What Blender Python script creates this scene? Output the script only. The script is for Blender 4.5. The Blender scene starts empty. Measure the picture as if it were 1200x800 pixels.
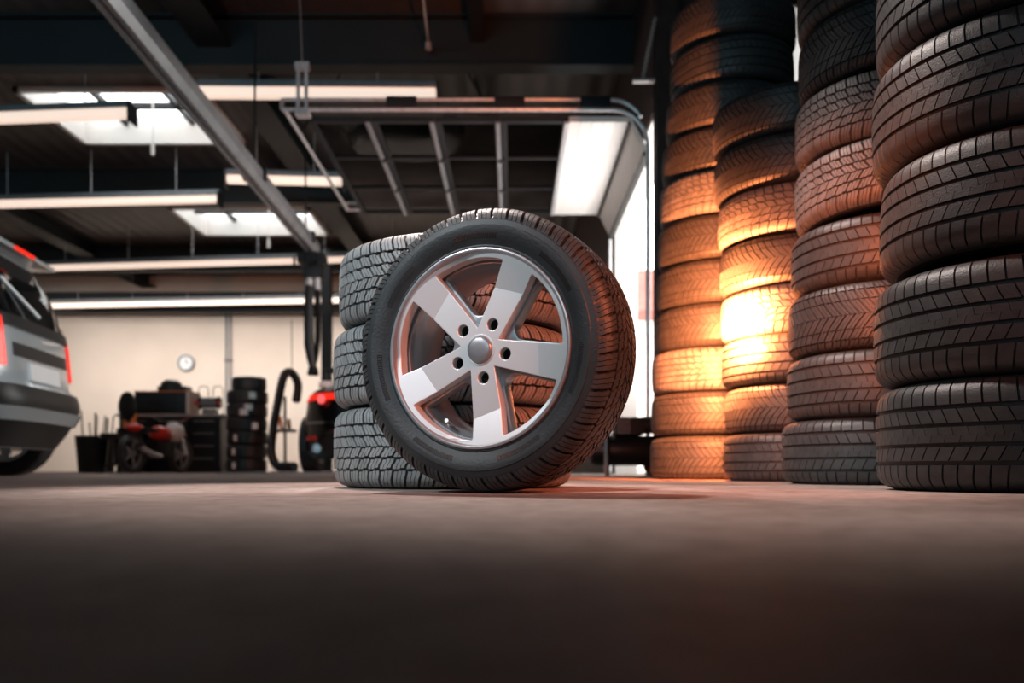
import bpy, bmesh, math, random
from math import sin, cos, pi, radians, sqrt
from mathutils import Vector, Matrix
random.seed(7)
C = bpy.context.scene.collection
FPX, YH, CH = 1000.0, 550.0, 0.05          # focal length in px (1200 wide), horizon row, camera height

def P(x, y, Y):
    """photo pixel at depth Y -> world point"""
    return Vector(((x - 600) / FPX * Y, Y, CH + (YH - y) / FPX * Y))

# ------------------------------------------------------------------ materials
def lin(c): return tuple(((v / 255) / 12.92 if v / 255 <= .04045 else ((v / 255 + .055) / 1.055) ** 2.4) for v in c)
def mat(name, col, rough=.5, metal=0., spec=.5, noise=0., nscale=8., bump=0., bscale=60., emit=None, estr=0., coat=0., col2=None, rnoise=0.):
    m = bpy.data.materials.new(name); m.use_nodes = True
    nt = m.node_tree; N = nt.nodes; L = nt.links
    b = N['Principled BSDF']
    c = (*lin(col), 1)
    b.inputs['Base Color'].default_value = c
    b.inputs['Roughness'].default_value = rough
    b.inputs['Metallic'].default_value = metal
    b.inputs['Specular IOR Level'].default_value = spec
    if coat: b.inputs['Coat Weight'].default_value = coat; b.inputs['Coat Roughness'].default_value = .04
    tc = N.new('ShaderNodeTexCoord')
    if noise or col2:
        n = N.new('ShaderNodeTexNoise'); n.inputs['Scale'].default_value = nscale; n.inputs['Detail'].default_value = 6
        L.new(tc.outputs['Object'], n.inputs['Vector'])
        r = N.new('ShaderNodeValToRGB')
        c2 = (*lin(col2), 1) if col2 else tuple(max(0, v * (1 - noise)) for v in c[:3]) + (1,)
        r.color_ramp.elements[0].position = .35; r.color_ramp.elements[0].color = c2
        r.color_ramp.elements[1].position = .65; r.color_ramp.elements[1].color = c
        L.new(n.outputs['Fac'], r.inputs['Fac']); L.new(r.outputs['Color'], b.inputs['Base Color'])
        if rnoise:
            mr = N.new('ShaderNodeMapRange'); mr.inputs['To Min'].default_value = rough - rnoise; mr.inputs['To Max'].default_value = rough + rnoise
            L.new(n.outputs['Fac'], mr.inputs['Value']); L.new(mr.outputs['Result'], b.inputs['Roughness'])
    if bump:
        n2 = N.new('ShaderNodeTexNoise'); n2.inputs['Scale'].default_value = bscale; n2.inputs['Detail'].default_value = 4
        L.new(tc.outputs['Object'], n2.inputs['Vector'])
        bp = N.new('ShaderNodeBump'); bp.inputs['Strength'].default_value = bump; bp.inputs['Distance'].default_value = .01
        L.new(n2.outputs['Fac'], bp.inputs['Height']); L.new(bp.outputs['Normal'], b.inputs['Normal'])
    if emit:
        b.inputs['Emission Color'].default_value = (*lin(emit), 1); b.inputs['Emission Strength'].default_value = estr
    return m
M = dict(
    rubber=mat('rubber', (44, 46, 48), .5, spec=.45, noise=.35, nscale=14, bump=.12, bscale=180),
    tread=mat('tread_rubber', (56, 57, 58), .48, spec=.5, noise=.3, nscale=30, bump=.15, bscale=260),
    tread_worn=mat('tread_rubber_dusty', (112, 112, 112), .55, spec=.45, noise=.35, nscale=22, bump=.15, bscale=240),
    tread_pale=mat('tread_rubber_pale', (134, 134, 134), .5, spec=.5, noise=.3, nscale=22, bump=.15, bscale=240),
    rubber_old=mat('old_rubber', (50, 48, 46), .6, spec=.35, noise=.4, nscale=9, bump=.2, bscale=120),
    alloy=mat('alloy', (214, 213, 214), .38, .35, bump=.03, bscale=500),
    alloy_dark=mat('alloy_barrel', (165, 165, 168), .28, .55),
    cap=mat('centre_cap', (150, 150, 154), .36, .6),
    steel=mat('galvanised_steel', (205, 206, 208), .4, .5, noise=.25, nscale=20),
    rail=mat('rail_aluminium', (150, 154, 158), .42, .5, noise=.2, nscale=5),
    darksteel=mat('dark_steel', (30, 33, 36), .55, .3, noise=.3, nscale=5),
    beam=mat('painted_beam', (22, 28, 31), .6, .1, noise=.25, nscale=3),
    column=mat('painted_column', (70, 52, 48), .5, .2, noise=.35, nscale=6),
    black=mat('black_plastic', (20, 21, 22), .45),
    blackpaint=mat('black_car_paint', (8, 8, 9), .22, coat=1.),
    silver=mat('silver_car_paint', (176, 184, 188), .3, .35, coat=.8),
    cargl=mat('car_glass', (8, 11, 13), .06, spec=.8),
    redl=mat('red_lens', (190, 20, 14), .2, emit=(255, 50, 30), estr=.8),
    redp=mat('red_plastic', (200, 40, 26), .3, coat=.5),
    orangep=mat('orange_plastic', (225, 125, 60), .4),
    white=mat('white_panel', (214, 210, 206), .5, noise=.06, nscale=3),
    whitep=mat('white_paper', (225, 225, 225), .6),
    chrome=mat('chrome', (215, 215, 218), .15, 1.),
    grey=mat('grey_enamel', (120, 124, 128), .45, .2, noise=.15, nscale=12),
    bench=mat('bench_enamel', (22, 27, 30), .4, .2, noise=.2, nscale=6),
    wood=mat('worktop', (180, 176, 170), .4, noise=.2, nscale=9),
    tube=mat('lamp_diffuser', (240, 225, 212), .5, emit=(255, 226, 206), estr=.85),
    wallc=mat('cream_wall', (212, 197, 184), .75, noise=.07, nscale=1.2, bump=.05, bscale=20),
    walld=mat('dark_wall', (64, 42, 38), .7, noise=.3, nscale=2),
    asphalt=mat('asphalt', (205, 200, 194), .9, noise=.2, nscale=4),
    stone=mat('facade', (225, 222, 218), .8, noise=.06, nscale=1),
    redroof=mat('roof_tiles', (150, 92, 84), .8, noise=.3, nscale=3),
)
def floor_mat():
    m = bpy.data.materials.new('concrete_floor'); m.use_nodes = True
    nt = m.node_tree; N = nt.nodes; L = nt.links; b = N['Principled BSDF']
    tc = N.new('ShaderNodeTexCoord')
    n1 = N.new('ShaderNodeTexNoise'); n1.inputs['Scale'].default_value = 1.3; n1.inputs['Detail'].default_value = 8; n1.inputs['Roughness'].default_value = .6
    n2 = N.new('ShaderNodeTexNoise'); n2.inputs['Scale'].default_value = 26; n2.inputs['Detail'].default_value = 6
    for n in (n1, n2): L.new(tc.outputs['Object'], n.inputs['Vector'])
    r = N.new('ShaderNodeValToRGB'); e = r.color_ramp.elements
    e[0].position = .36; e[0].color = (*lin((118, 98, 91)), 1); e[1].position = .66; e[1].color = (*lin((168, 150, 142)), 1)
    L.new(n1.outputs['Fac'], r.inputs['Fac'])
    r2 = N.new('ShaderNodeValToRGB'); e = r2.color_ramp.elements
    e[0].position = .38; e[0].color = (.62, .58, .56, 1); e[1].position = .55; e[1].color = (1, 1, 1, 1)
    L.new(n2.outputs['Fac'], r2.inputs['Fac'])
    mx = N.new('ShaderNodeMix'); mx.data_type = 'RGBA'; mx.blend_type = 'MULTIPLY'; mx.inputs['Factor'].default_value = .7
    L.new(r.outputs['Color'], mx.inputs['A']); L.new(r2.outputs['Color'], mx.inputs['B'])
    L.new(mx.outputs['Result'], b.inputs['Base Color'])
    mr = N.new('ShaderNodeMapRange'); mr.inputs['To Min'].default_value = .6; mr.inputs['To Max'].default_value = .85; b.inputs['Specular IOR Level'].default_value = .25
    L.new(n1.outputs['Fac'], mr.inputs['Value']); L.new(mr.outputs['Result'], b.inputs['Roughness'])
    bp = N.new('ShaderNodeBump'); bp.inputs['Strength'].default_value = .35; bp.inputs['Distance'].default_value = .004
    L.new(n2.outputs['Fac'], bp.inputs['Height']); L.new(bp.outputs['Normal'], b.inputs['Normal'])
    return m
M['floor'] = floor_mat()
def ceil_mat():
    m = bpy.data.materials.new('trapezoid_sheet'); m.use_nodes = True
    nt = m.node_tree; N = nt.nodes; L = nt.links; b = N['Principled BSDF']
    b.inputs['Base Color'].default_value = (*lin((62, 55, 53)), 1); b.inputs['Roughness'].default_value = .55
    tc = N.new('ShaderNodeTexCoord'); w = N.new('ShaderNodeTexWave'); w.bands_direction = 'X'; w.inputs['Scale'].default_value = 1.2
    L.new(tc.outputs['Object'], w.inputs['Vector'])
    bp = N.new('ShaderNodeBump'); bp.inputs['Strength'].default_value = .5; bp.inputs['Distance'].default_value = .03
    L.new(w.outputs['Fac'], bp.inputs['Height']); L.new(bp.outputs['Normal'], b.inputs['Normal'])
    return m
M['ceil'] = ceil_mat()
def glass_mat(name, tint, gloss=.12, diff=0.):
    m = bpy.data.materials.new(name); m.use_nodes = True
    nt = m.node_tree; N = nt.nodes; L = nt.links; N.remove(N['Principled BSDF'])
    t = N.new('ShaderNodeBsdfTransparent'); t.inputs['Color'].default_value = (*tint, 1)
    g = N.new('ShaderNodeBsdfGlossy'); g.inputs['Roughness'].default_value = .04; g.inputs['Color'].default_value = (.8, .85, .9, 1)
    mx = N.new('ShaderNodeMixShader'); mx.inputs['Fac'].default_value = gloss
    L.new(t.outputs[0], mx.inputs[1]); L.new(g.outputs[0], mx.inputs[2])
    out = mx
    if diff:
        d = N.new('ShaderNodeBsdfTranslucent'); d.inputs['Color'].default_value = (.85, .87, .88, 1)
        m2 = N.new('ShaderNodeMixShader'); m2.inputs['Fac'].default_value = diff
        L.new(mx.outputs[0], m2.inputs[1]); L.new(d.outputs[0], m2.inputs[2]); out = m2
    L.new(out.outputs[0], N['Material Output'].inputs['Surface'])
    return m
M['tint'] = glass_mat('tinted_glazing', (.16, .18, .19), .10)
M['sky_pane'] = glass_mat('skylight_glazing', (.8, .83, .85), .05, .35)

# ------------------------------------------------------------------ mesh helpers
class MB:
    def __init__(s): s.v = []; s.f = []; s.mi = []; s.cur = 0
    def add(s, vs, fs):
        o = len(s.v); s.v += [tuple(p) for p in vs]
        for f in fs: s.f.append(tuple(i + o for i in f)); s.mi.append(s.cur)
        return s
    def box(s, x0, x1, y0, y1, z0, z1, mtx=None, bev=0.):
        bm = bmesh.new(); bmesh.ops.create_cube(bm, size=1)
        for v in bm.verts: v.co = Vector(((x0 + x1) / 2 + v.co.x * (x1 - x0), (y0 + y1) / 2 + v.co.y * (y1 - y0), (z0 + z1) / 2 + v.co.z * (z1 - z0)))
        if bev: bmesh.ops.bevel(bm, geom=bm.edges[:], offset=bev, segments=2, affect='EDGES', profile=.7)
        s.bm(bm, mtx); return s
    def bm(s, bm, mtx=None):
        bm.verts.index_update()
        s.add([(mtx @ v.co) if mtx else v.co for v in bm.verts], [[v.index for v in f.verts] for f in bm.faces]); bm.free(); return s
    def tube(s, pts, r, n=10, caps=True, ribs=None):
        pts = [Vector(p) for p in pts]; rs = r if isinstance(r, (list, tuple)) else [r] * len(pts)
        up = None; rings = []
        for i, p in enumerate(pts):
            d = (pts[min(i + 1, len(pts) - 1)] - pts[max(i - 1, 0)]).normalized()
            if up is None: up = d.orthogonal().normalized()
            up = (up - d * up.dot(d)); up = up.normalized() if up.length > 1e-6 else d.orthogonal().normalized()
            q = d.cross(up)
            rings.append([p + (up * cos(2 * pi * k / n) + q * sin(2 * pi * k / n)) * rs[i] for k in range(n)])
        vs = [v for rg in rings for v in rg]; fs = []
        for i in range(len(pts) - 1):
            for k in range(n):
                a, b = i * n + k, i * n + (k + 1) % n
                fs.append((a, b, b + n, a + n))
        if caps: fs.append(tuple(range(n))[::-1]); fs.append(tuple(range((len(pts) - 1) * n, len(pts) * n)))
        return s.add(vs, fs)
    def bar(s, p, q, w, h, up=(0, 0, 1)):
        """rectangular bar from p to q, w sideways, h along up"""
        p, q = Vector(p), Vector(q); d = (q - p).normalized(); u = Vector(up); u = (u - d * u.dot(d)).normalized(); sd = d.cross(u)
        vs = [e + sd * (a * w / 2) + u * (b * h / 2) for e in (p, q) for a, b in ((-1, -1), (1, -1), (1, 1), (-1, 1))]
        return s.add(vs, [(0, 1, 2, 3), (7, 6, 5, 4), (0, 4, 5, 1), (1, 5, 6, 2), (2, 6, 7, 3), (3, 7, 4, 0)])
    def lathe(s, prof, n=64, closed=True, mtx=None, a0=0., a1=2 * pi):
        full = abs(a1 - a0 - 2 * pi) < 1e-6; m = n if full else n + 1
        vs = []
        for k in range(m):
            a = a0 + (a1 - a0) * k / n
            for (r, z) in prof: 
                v = Vector((r * cos(a), r * sin(a), z)); vs.append(mtx @ v if mtx else v)
        L = len(prof); fs = []
        for k in range(n):
            k2 = (k + 1) % m
            for i in range(L if closed else L - 1):
                j = (i + 1) % L
                fs.append((k * L + i, k2 * L + i, k2 * L + j, k * L + j))
        return s.add(vs, fs)
    def cyl(s, c, r, z0, z1, n=24, mtx=None, r2=None):
        r2 = r if r2 is None else r2
        vs = []
        for (rr, z) in ((r, z0), (r2, z1)):
            for k in range(n):
                v = Vector((c[0] + rr * cos(2 * pi * k / n), c[1] + rr * sin(2 * pi * k / n), z)); vs.append(mtx @ v if mtx else v)
        fs = [(k, (k + 1) % n, n + (k + 1) % n, n + k) for k in range(n)] + [tuple(range(n))[::-1], tuple(range(n, 2 * n))]
        return s.add(vs, fs)
    def mesh(s, name, mats, smooth=True, angle=35):
        me = bpy.data.meshes.new(name); me.from_pydata(s.v, [], s.f)
        for m in (mats if isinstance(mats, (list, tuple)) else [mats]): me.materials.append(m)
        me.polygons.foreach_set('material_index', s.mi)
        bm = bmesh.new(); bm.from_mesh(me); bmesh.ops.recalc_face_normals(bm, faces=bm.faces[:]); 
        if smooth:
            for f in bm.faces: f.smooth = True
            th = radians(angle)
            for e in bm.edges:
                if len(e.link_faces) == 2 and e.calc_face_angle(0) > th: e.smooth = False
        bm.to_mesh(me); bm.free(); me.update(); return me
    def obj(s, name, mats, parent=None, smooth=True, angle=35):
        return link(name, s.mesh(name, mats, smooth, angle), parent)
def link(name, me, parent=None):
    o = bpy.data.objects.new(name, me); C.objects.link(o)
    if parent: o.parent = parent
    return o
def tag(o, label=None, cat=None, group=None, kind=None):
    if label: o['label'] = label
    if cat: o['category'] = cat
    if group: o['group'] = group
    if kind: o['kind'] = kind
    return o
def thing(name, label, cat, loc=(0, 0, 0), rz=0., group=None):
    o = bpy.data.objects.new(name, None); C.objects.link(o); o.location = loc; o.rotation_euler = (0, 0, rz)
    o.empty_display_size = .1
    return tag(o, label, cat, group)
def struct(name, mb, m, parent=None, smooth=False):
    o = mb.obj(name, m, parent, smooth)
    if parent is None: o['kind'] = 'structure'
    return o
def copy_tree(o, parent=None):
    c = o.copy(); C.objects.link(c)
    if parent: c.parent = parent
    for ch in list(o.children): copy_tree(ch, c)
    return c
def smoothpath(pts, n=8):
    pts = [Vector(p) for p in pts]; out = []
    for i in range(len(pts) - 1):
        p0, p1, p2, p3 = pts[max(i - 1, 0)], pts[i], pts[i + 1], pts[min(i + 2, len(pts) - 1)]
        for k in range(n):
            t = k / n
            out.append(.5 * ((2 * p1) + (p2 - p0) * t + (2 * p0 - 5 * p1 + 4 * p2 - p3) * t * t + (3 * p1 - p0 - 3 * p2 + p3) * t ** 3))
    out.append(pts[-1]); return out

# ------------------------------------------------------------------ tyres
class Profile:
    """half profile of a tyre from crown centre to bead, as arc length s -> (axial, radius, normal)"""
    def __init__(s, R, W, rb, flat=.80, sh=.045):
        h = W / 2; H = R - rb
        raw = [(0, R), (.3 * h, R - .0004), (.55 * h, R - .0018), (.72 * h, R - .0042), (flat * h, R - .0085), (.885 * h, R - .016), (.945 * h, R - .029),
               (.985 * h, R - sh), (1.0 * h, R - .5 * H), (.99 * h, R - .62 * H), (.955 * h, R - .76 * H), (.905 * h, R - .88 * H), (.87 * h, R - .97 * H), (.82 * h, rb)]
        pts = [Vector(p) for p in raw]; sm = []
        for p in smoothpath([(a, r, 0) for a, r in pts], 5): sm.append(Vector((p.x, p.y)))
        s.p = sm; s.s = [0.]
        for i in range(1, len(sm)): s.s.append(s.s[-1] + (sm[i] - sm[i - 1]).length)
        s.R, s.W, s.rb = R, W, rb
    def at(s, q, off=0.):
        sg = -1 if q < 0 else 1; q = min(abs(q), s.s[-1] - 1e-5)
        i = 0
        while s.s[i + 1] < q: i += 1
        t = (q - s.s[i]) / (s.s[i + 1] - s.s[i]); a = s.p[i].lerp(s.p[i + 1], t)
        d = (s.p[min(i + 2, len(s.p) - 1)] - s.p[max(i - 1, 0)]).normalized(); nrm = Vector((-d.y, d.x))
        if nrm.y < 0 and i < 20: nrm = -nrm
        if nrm.x < -.3: nrm = -nrm
        a = a + nrm * off
        return sg * a.x, a.y

def tyre_carcass(pr, depth=.008, sipe_end=.118, n=144, ridges=True):
    pts = []; N = 66; tot = pr.s[-1]
    for i in range(N + 1):
        q = tot * i / N
        if q < sipe_end - .012: off = -depth
        elif q < sipe_end: off = -depth * (sipe_end - q) / .012
        else: off = 0
        if ridges and q > sipe_end + .004:
            fr = (q - sipe_end) / (tot - sipe_end)
            for c_, w_, h_ in ((.10, .012, .0012), (.62, .014, .0016), (.70, .012, .0012), (.90, .03, .0025)):
                if abs(fr - c_) < w_: off += h_
        pts.append(pr.at(q, off))
    half = [(r, a) for a, r in pts]
    inner = []
    for (a, r) in [(pr.W / 2 * .80, pr.rb - .001), (pr.W / 2 * .78, pr.rb + .012), (pr.W / 2 * .90, pr.rb + .04), (pr.W / 2 * .86, pr.R - .045), (pr.W / 2 * .6, pr.R - .02), (0, pr.R - .017)]:
        inner.append((r, a))
    full = [(r, -a) for r, a in half[::-1]] + half[1:] + inner + [(r, -a) for r, a in inner[::-1][1:]]
    return MB().lathe(full, n, True)

def tread(pr, style, depth=.008, send=.118):
    mb = MB(); R = pr.R; circ = 2 * pi * R
    def lam(u0, q0, q1, w, g, ns=5, zz=0., dp=depth, ang=lambda q: 0.):
        vs = []
        for i in range(ns):
            q = q0 + (q1 - q0) * i / (ns - 1)
            uc = u0 + g(abs(q)) + (zz if i % 2 else -zz)
            taper = 1.0
            for e, off in ((-1, 0.), (1, 0.), (1, -dp), (-1, -dp)):
                aa, rr = pr.at(q, off)
                th = (uc + e * w / 2 * (1. if off == 0 else 1.08)) / R
                vs.append((rr * cos(th), rr * sin(th), aa))
        fs = [(0, 1, 2, 3), tuple(4 * (ns - 1) + k for k in (3, 2, 1, 0))]
        for i in range(ns - 1):
            for k in range(4): fs.append((4 * i + k, 4 * i + (k + 1) % 4, 4 * i + 4 + (k + 1) % 4, 4 * i + 4 + k))
        mb.add(vs, fs)
    h = pr.W / 2
    if style == 'winter':           # directional V tread, sipes in every block
        np_ = int(round(circ / .039)); pitch = circ / np_
        g = lambda q: -.55 * q - 1.6 * q * q * 0 - .10 * math.sqrt(max(q, 0) * h)
        g2 = lambda q: g(.052) - .32 * (q - .052) if q > .052 else g(q)
        rows = ((.0015, .026, 3, .0), (.0305, .056, 3, .35), (.061, send, 3, .55))
        for sgn in (1, -1):
            for k in range(np_):
                for (a, b, nl, ph) in rows:
                    gr = .0058; lw = (pitch - gr) / nl
                    for j in range(nl):
                        u = (k + ph + (.5 if sgn < 0 else 0)) * pitch + gr / 2 + lw * (j + .5)
                        aa, bb = a, b
                        if j == 0: aa += .002
                        if j == nl - 1 and b < .1: bb -= .003
                        lam(u, sgn * aa, sgn * bb, lw - .0016, g2, 6 if b > .1 else 4, .0007 if b < .1 else .0004)
    elif style == 'chevron':        # narrow arrow grooves
        np_ = int(round(circ / .030)); pitch = circ / np_
        g = lambda q: -.9 * q + 2.2 * q * q
        rows = ((.001, .044, 2, 0), (.0475, .075, 2, 0.12), (.080, send, 2, .3))
        for sgn in (1, -1):
            for k in range(np_):
                for (a, b, nl, ph) in rows:
                    gr = .0055; lw = (pitch - gr) / nl
                    for j in range(nl):
                        u = (k + ph + (.5 if sgn < 0 else 0)) * pitch + gr / 2 + lw * (j + .5)
                        lam(u, sgn * a, sgn * b, lw - .0014, g, 6, 0.)
    else:                           # summer: ribs and shoulder blocks
        np_ = int(round(circ / .034)); pitch = circ / np_
        for sgn in (1, -1):
            for k in range(np_):
                for (a, b, gr, sl) in ((.0, .017, .0012, .25), (.026, .056, .0035, .5), (.066, send, .0045, .12)):
                    u = (k + (.5 if sgn < 0 else 0)) * pitch
                    lam(u, sgn * a, sgn * b, pitch - gr, (lambda q, sl=sl: -sl * q), 6, 0.)
    return mb

TY = {}
def tyre_proto(key, R, W, rb, style, mt='tread', mc='rubber', send=None):
    pr = Profile(R, W, rb); send = send or W * .545
    TY[key] = (tyre_carcass(pr, sipe_end=send).mesh('tyre', M[mc]), tread(pr, style, send=send).mesh('tread', M[mt], angle=30), pr)
tyre_proto('main', .305, .205, .2125, 'winter', 'tread', 'rubber')
tyre_proto('winter', .335, .215, .215, 'winter', 'tread_worn', 'rubber')
tyre_proto('pale', .335, .215, .215, 'winter', 'tread_pale', 'rubber')
tyre_proto('chevron', .330, .215, .215, 'chevron', 'tread', 'rubber_old')
tyre_proto('summer', .335, .215, .215, 'summer', 'tread', 'rubber_old')
tyre_proto('wide', .350, .250, .235, 'summer', 'tread', 'rubber')
def tyre(key, x, y, z, label, group, spin=0., tilt=(0, 0), sc=1., zs=1.):
    o = link('tyre', TY[key][0]); t = link('tread', TY[key][1], o)
    o.location = (x, y, z); o.rotation_euler = (tilt[0], tilt[1], spin); o.scale = (sc, sc, zs)
    tag(o, label, 'tyre', group); return o
ORD = ['bottom', 'second', 'third', 'fourth', 'fifth', 'sixth', 'seventh', 'eighth', 'ninth', 'tenth', 'eleventh']
def stack(keys, x, y, dx, lab, group, tilts={}, dz=None, wob=.008, sc=None, zs=1.):
    z = 0
    for i, k in enumerate(keys):
        W = TY[k][2].W * zs
        tl = tilts.get(i, (0, 0)); extra = .33 * max(abs(tl[0]), abs(tl[1])) * .9
        zc = z + W / 2 + extra
        ox = dx * i + random.uniform(-wob, wob); oy = random.uniform(-wob, wob)
        pos = 'bottom tyre' if i == 0 else ('topmost tyre' if i == len(keys) - 1 else ORD[i] + ' tyre from the floor')
        tyre(k, x + ox, y + oy, zc, f'{pos} {lab}', group, random.uniform(0, 6.28), tl, (sc or {}).get(i, 1.), zs)
        z = zc + W / 2 + .001 + extra
    return z

# stack of three winter tyres behind the wheel
SX, SY = -.163, 2.43
z = .1075
for i, (ox, lb) in enumerate(((-.003, 'bottom winter tyre on the floor in the short stack behind the alloy wheel'), (-.004, 'middle winter tyre of the short stack of three behind the alloy wheel'), (.012, 'top winter tyre of the short stack of three behind the alloy wheel'))):
    tyre('pale', SX + ox, SY, z + i * .2155, lb, 'winter tyres stacked behind the alloy wheel', .35 + i * 2.1)

stack(['chevron', 'chevron', 'winter', 'chevron', 'chevron', 'chevron', 'winter', 'chevron', 'chevron', 'summer', 'chevron'], .238 * 4.42, 4.42, .0085,
      'in the farthest tall stack beside the steel column', 'tyres in the stack beside the steel column', {9: (radians(1), radians(1))}, sc={7: .97, 8: .95, 9: .93, 10: .96})
stack(['summer', 'chevron', 'summer', 'winter', 'chevron', 'winter', 'chevron', 'chevron'], 1.270, 3.72, -.007,
      'in the second stack from the steel column', 'tyres in the second stack from the steel column', {7: (radians(1.0), radians(-1.5))}, wob=.012, zs=.935)
stack(['summer', 'summer', 'chevron', 'summer', 'winter', 'winter', 'chevron', 'summer'], 1.272, 2.93, .0105,
      'in the third stack from the steel column', 'tyres in the third stack from the steel column', {4: (radians(1.5), radians(-2)), 5: (radians(0), radians(1))}, wob=.015)
stack(['wide'] * 6, 1.250, 2.03, -.004, 'in the nearest dark stack at the picture\'s right edge', 'wide tyres in the nearest stack', {2: (radians(1), radians(-2))}, wob=.012)

# ------------------------------------------------------------------ the alloy wheel
YAW = radians(24.5)
nrm = Vector((-sin(YAW), -cos(YAW), 0)); rt = Vector((cos(YAW), -sin(YAW), 0))
WC = Vector((-.074, 1.775, 0)) - nrm * .09; WC.z = .3010
wheel = thing('alloy_wheel', 'upright silver five-spoke alloy wheel with black winter tyre standing on the floor', 'wheel')
wheel.matrix_world = Matrix(((rt.x, 0, nrm.x, WC.x), (rt.y, 0, nrm.y, WC.y), (0, 1, 0, WC.z), (0, 0, 0, 1))) @ Matrix.Scale(.982, 4)
tc = link('tyre', TY['main'][0], wheel); tt = link('tread', TY['main'][1], tc)
# two raised ridge bands of fine hatching on the sidewall
hb = MB(); pr = TY['main'][2]
NH = 840; vs = []
for k in range(NH):
    th = 2 * pi * k / NH; on = (k % 2) and (k // 60) % 2
    for q, o in ((.795, -.002), (.80, .0014 if on else -.001), (.86, .0014 if on else -.001), (.865, -.002)):
        a, r = pr.at(pr.s[-1] * q, o); vs.append((r * cos(th), r * sin(th), a))
hb.add(vs, [(k * 4 + i, ((k + 1) % NH) * 4 + i, ((k + 1) % NH) * 4 + (i + 1) % 4, k * 4 + (i + 1) % 4) for k in range(NH) for i in range(4)])
hb.obj('sidewall_hatching', M['rubber'], tc)
SP = [radians(61 + 72 * k) for k in range(5)]
def round_poly(pts, r, n=6):
    out = []; L = len(pts)
    rr = r if isinstance(r, (list, tuple)) else [r] * L
    for i in range(L):
        p, a, b = Vector(pts[i]), Vector(pts[i - 1]), Vector(pts[(i + 1) % L])
        if rr[i] <= 0: out.append(p); continue
        da, db = (a - p), (b - p); d = min(rr[i], da.length * .45, db.length * .45)
        s0, s1 = p + da.normalized() * d, p + db.normalized() * d
        for k in range(n + 1):
            t = k / n; out.append(s0 * (1 - t) ** 2 + p * 2 * t * (1 - t) + s1 * t * t)
    return out
def window_poly(c, h0, k, ro, apex=None, rad=.006, arad=.005):
    """window between the spokes at angles c and c+72deg"""
    d1, d2 = Vector((cos(c), sin(c))), Vector((cos(c + radians(72)), sin(c + radians(72))))
    n1, n2 = Vector((-d1.y, d1.x)), Vector((d2.y, -d2.x))
    bis = c + radians(36); rho = h0 / (sin(radians(36)) - k * cos(radians(36)))
    def edge(d, n, t): return d * t + n * (h0 + k * t)
    def tro(d, n):
        t = ro
        for _ in range(20): t = sqrt(max(ro * ro - (h0 + k * t) ** 2, 0))
        return t
    e1, e2 = edge(d1, n1, tro(d1, n1)), edge(d2, n2, tro(d2, n2))
    a1, a2 = math.atan2(e1.y, e1.x), math.atan2(e2.y, e2.x)
    while a2 < a1: a2 += 2 * pi
    arc = [Vector((ro * cos(a1 + (a2 - a1) * j / 16), ro * sin(a1 + (a2 - a1) * j / 16))) for j in range(17)]
    if apex is None: ap = [Vector((rho * cos(bis), rho * sin(bis)))]; ar = [arad]
    else:
        t = apex * cos(radians(36)); ap = [edge(d2, n2, t), edge(d1, n1, t)]; ar = [arad, arad]
    # start corner shortened onto arc for rounding
    pts = ap + arc; rads = ar + [rad] + [0] * 15 + [rad]
    # widen first arc step so that rounding has room
    pts2 = ap + [arc[0]] + arc[2:15] + [arc[16]]; r2 = ar + [rad] + [0] * 13 + [rad]
    return round_poly(pts2, r2)
def disc_face(ro, wins, holes, z0, z1, bev):
    cu = bpy.data.curves.new('tmp', 'CURVE'); cu.dimensions = '2D'; cu.fill_mode = 'BOTH'
    cu.extrude = (z1 - z0) / 2 - bev; cu.bevel_depth = bev; cu.bevel_resolution = 2
    def spl(pts):
        s = cu.splines.new('POLY'); s.points.add(len(pts) - 1); s.use_cyclic_u = True
        for i, p in enumerate(pts): s.points[i].co = (p[0], p[1], 0, 1)
    spl([(ro * cos(2 * pi * k / 160), ro * sin(2 * pi * k / 160)) for k in range(160)])
    for w in wins: spl(w[::-1])
    for (x, y, r) in holes: spl([(x + r * cos(-2 * pi * k / 28), y + r * sin(-2 * pi * k / 28)) for k in range(28)])
    o = bpy.data.objects.new('tmp', cu); C.objects.link(o)
    bpy.context.view_layer.update()
    dg = bpy.context.evaluated_depsgraph_get(); me = bpy.data.meshes.new_from_object(o.evaluated_get(dg))
    bpy.data.objects.remove(o); bpy.data.curves.remove(cu)
    bm = bmesh.new(); bm.from_mesh(me); bpy.data.meshes.remove(me)
    for v in bm.verts: v.co.z += (z0 + z1) / 2
    bmesh.ops.remove_doubles(bm, verts=bm.verts[:], dist=1e-5)
    return bm
wins = [window_poly(c, .0245, .0575, .1955) for c in SP]
holes = [(.060 * cos(c), .060 * sin(c), .0145) for c in SP]
bm = disc_face(.2045, wins, holes, .046, .074, .0016)
for c in SP:
    d = Vector((cos(c), sin(c), 0)); t = Vector((-sin(c), cos(c), 0))
    pn = (d + t * .22).normalized()
    bmesh.ops.bisect_plane(bm, geom=bm.verts[:] + bm.edges[:] + bm.faces[:], plane_co=d * .138, plane_no=pn, dist=1e-6)
def crease(p):
    best = 0
    for c in SP:
        d = Vector((cos(c), sin(c), 0)); t = Vector((-sin(c), cos(c), 0)); pn = (d + t * .22).normalized()
        best = max(best, (Vector((p.x, p.y, 0)) - d * .138).dot(pn))
    return best
for v in bm.verts: v.co.z += .24 * crease(v.co)
mb = MB(); mb.bm(bm); face = mb.obj('spoke_face', M['alloy'], wheel, angle=12)
wins2 = [window_poly(c, .0285, .0575, .193, apex=.088, rad=.012, arad=.022) for c in SP]
bm = disc_face(.198, wins2, holes, .014, .048, .003)
mb = MB(); mb.bm(bm); mb.obj('spoke_underside', M['alloy_dark'], wheel, angle=25)
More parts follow.
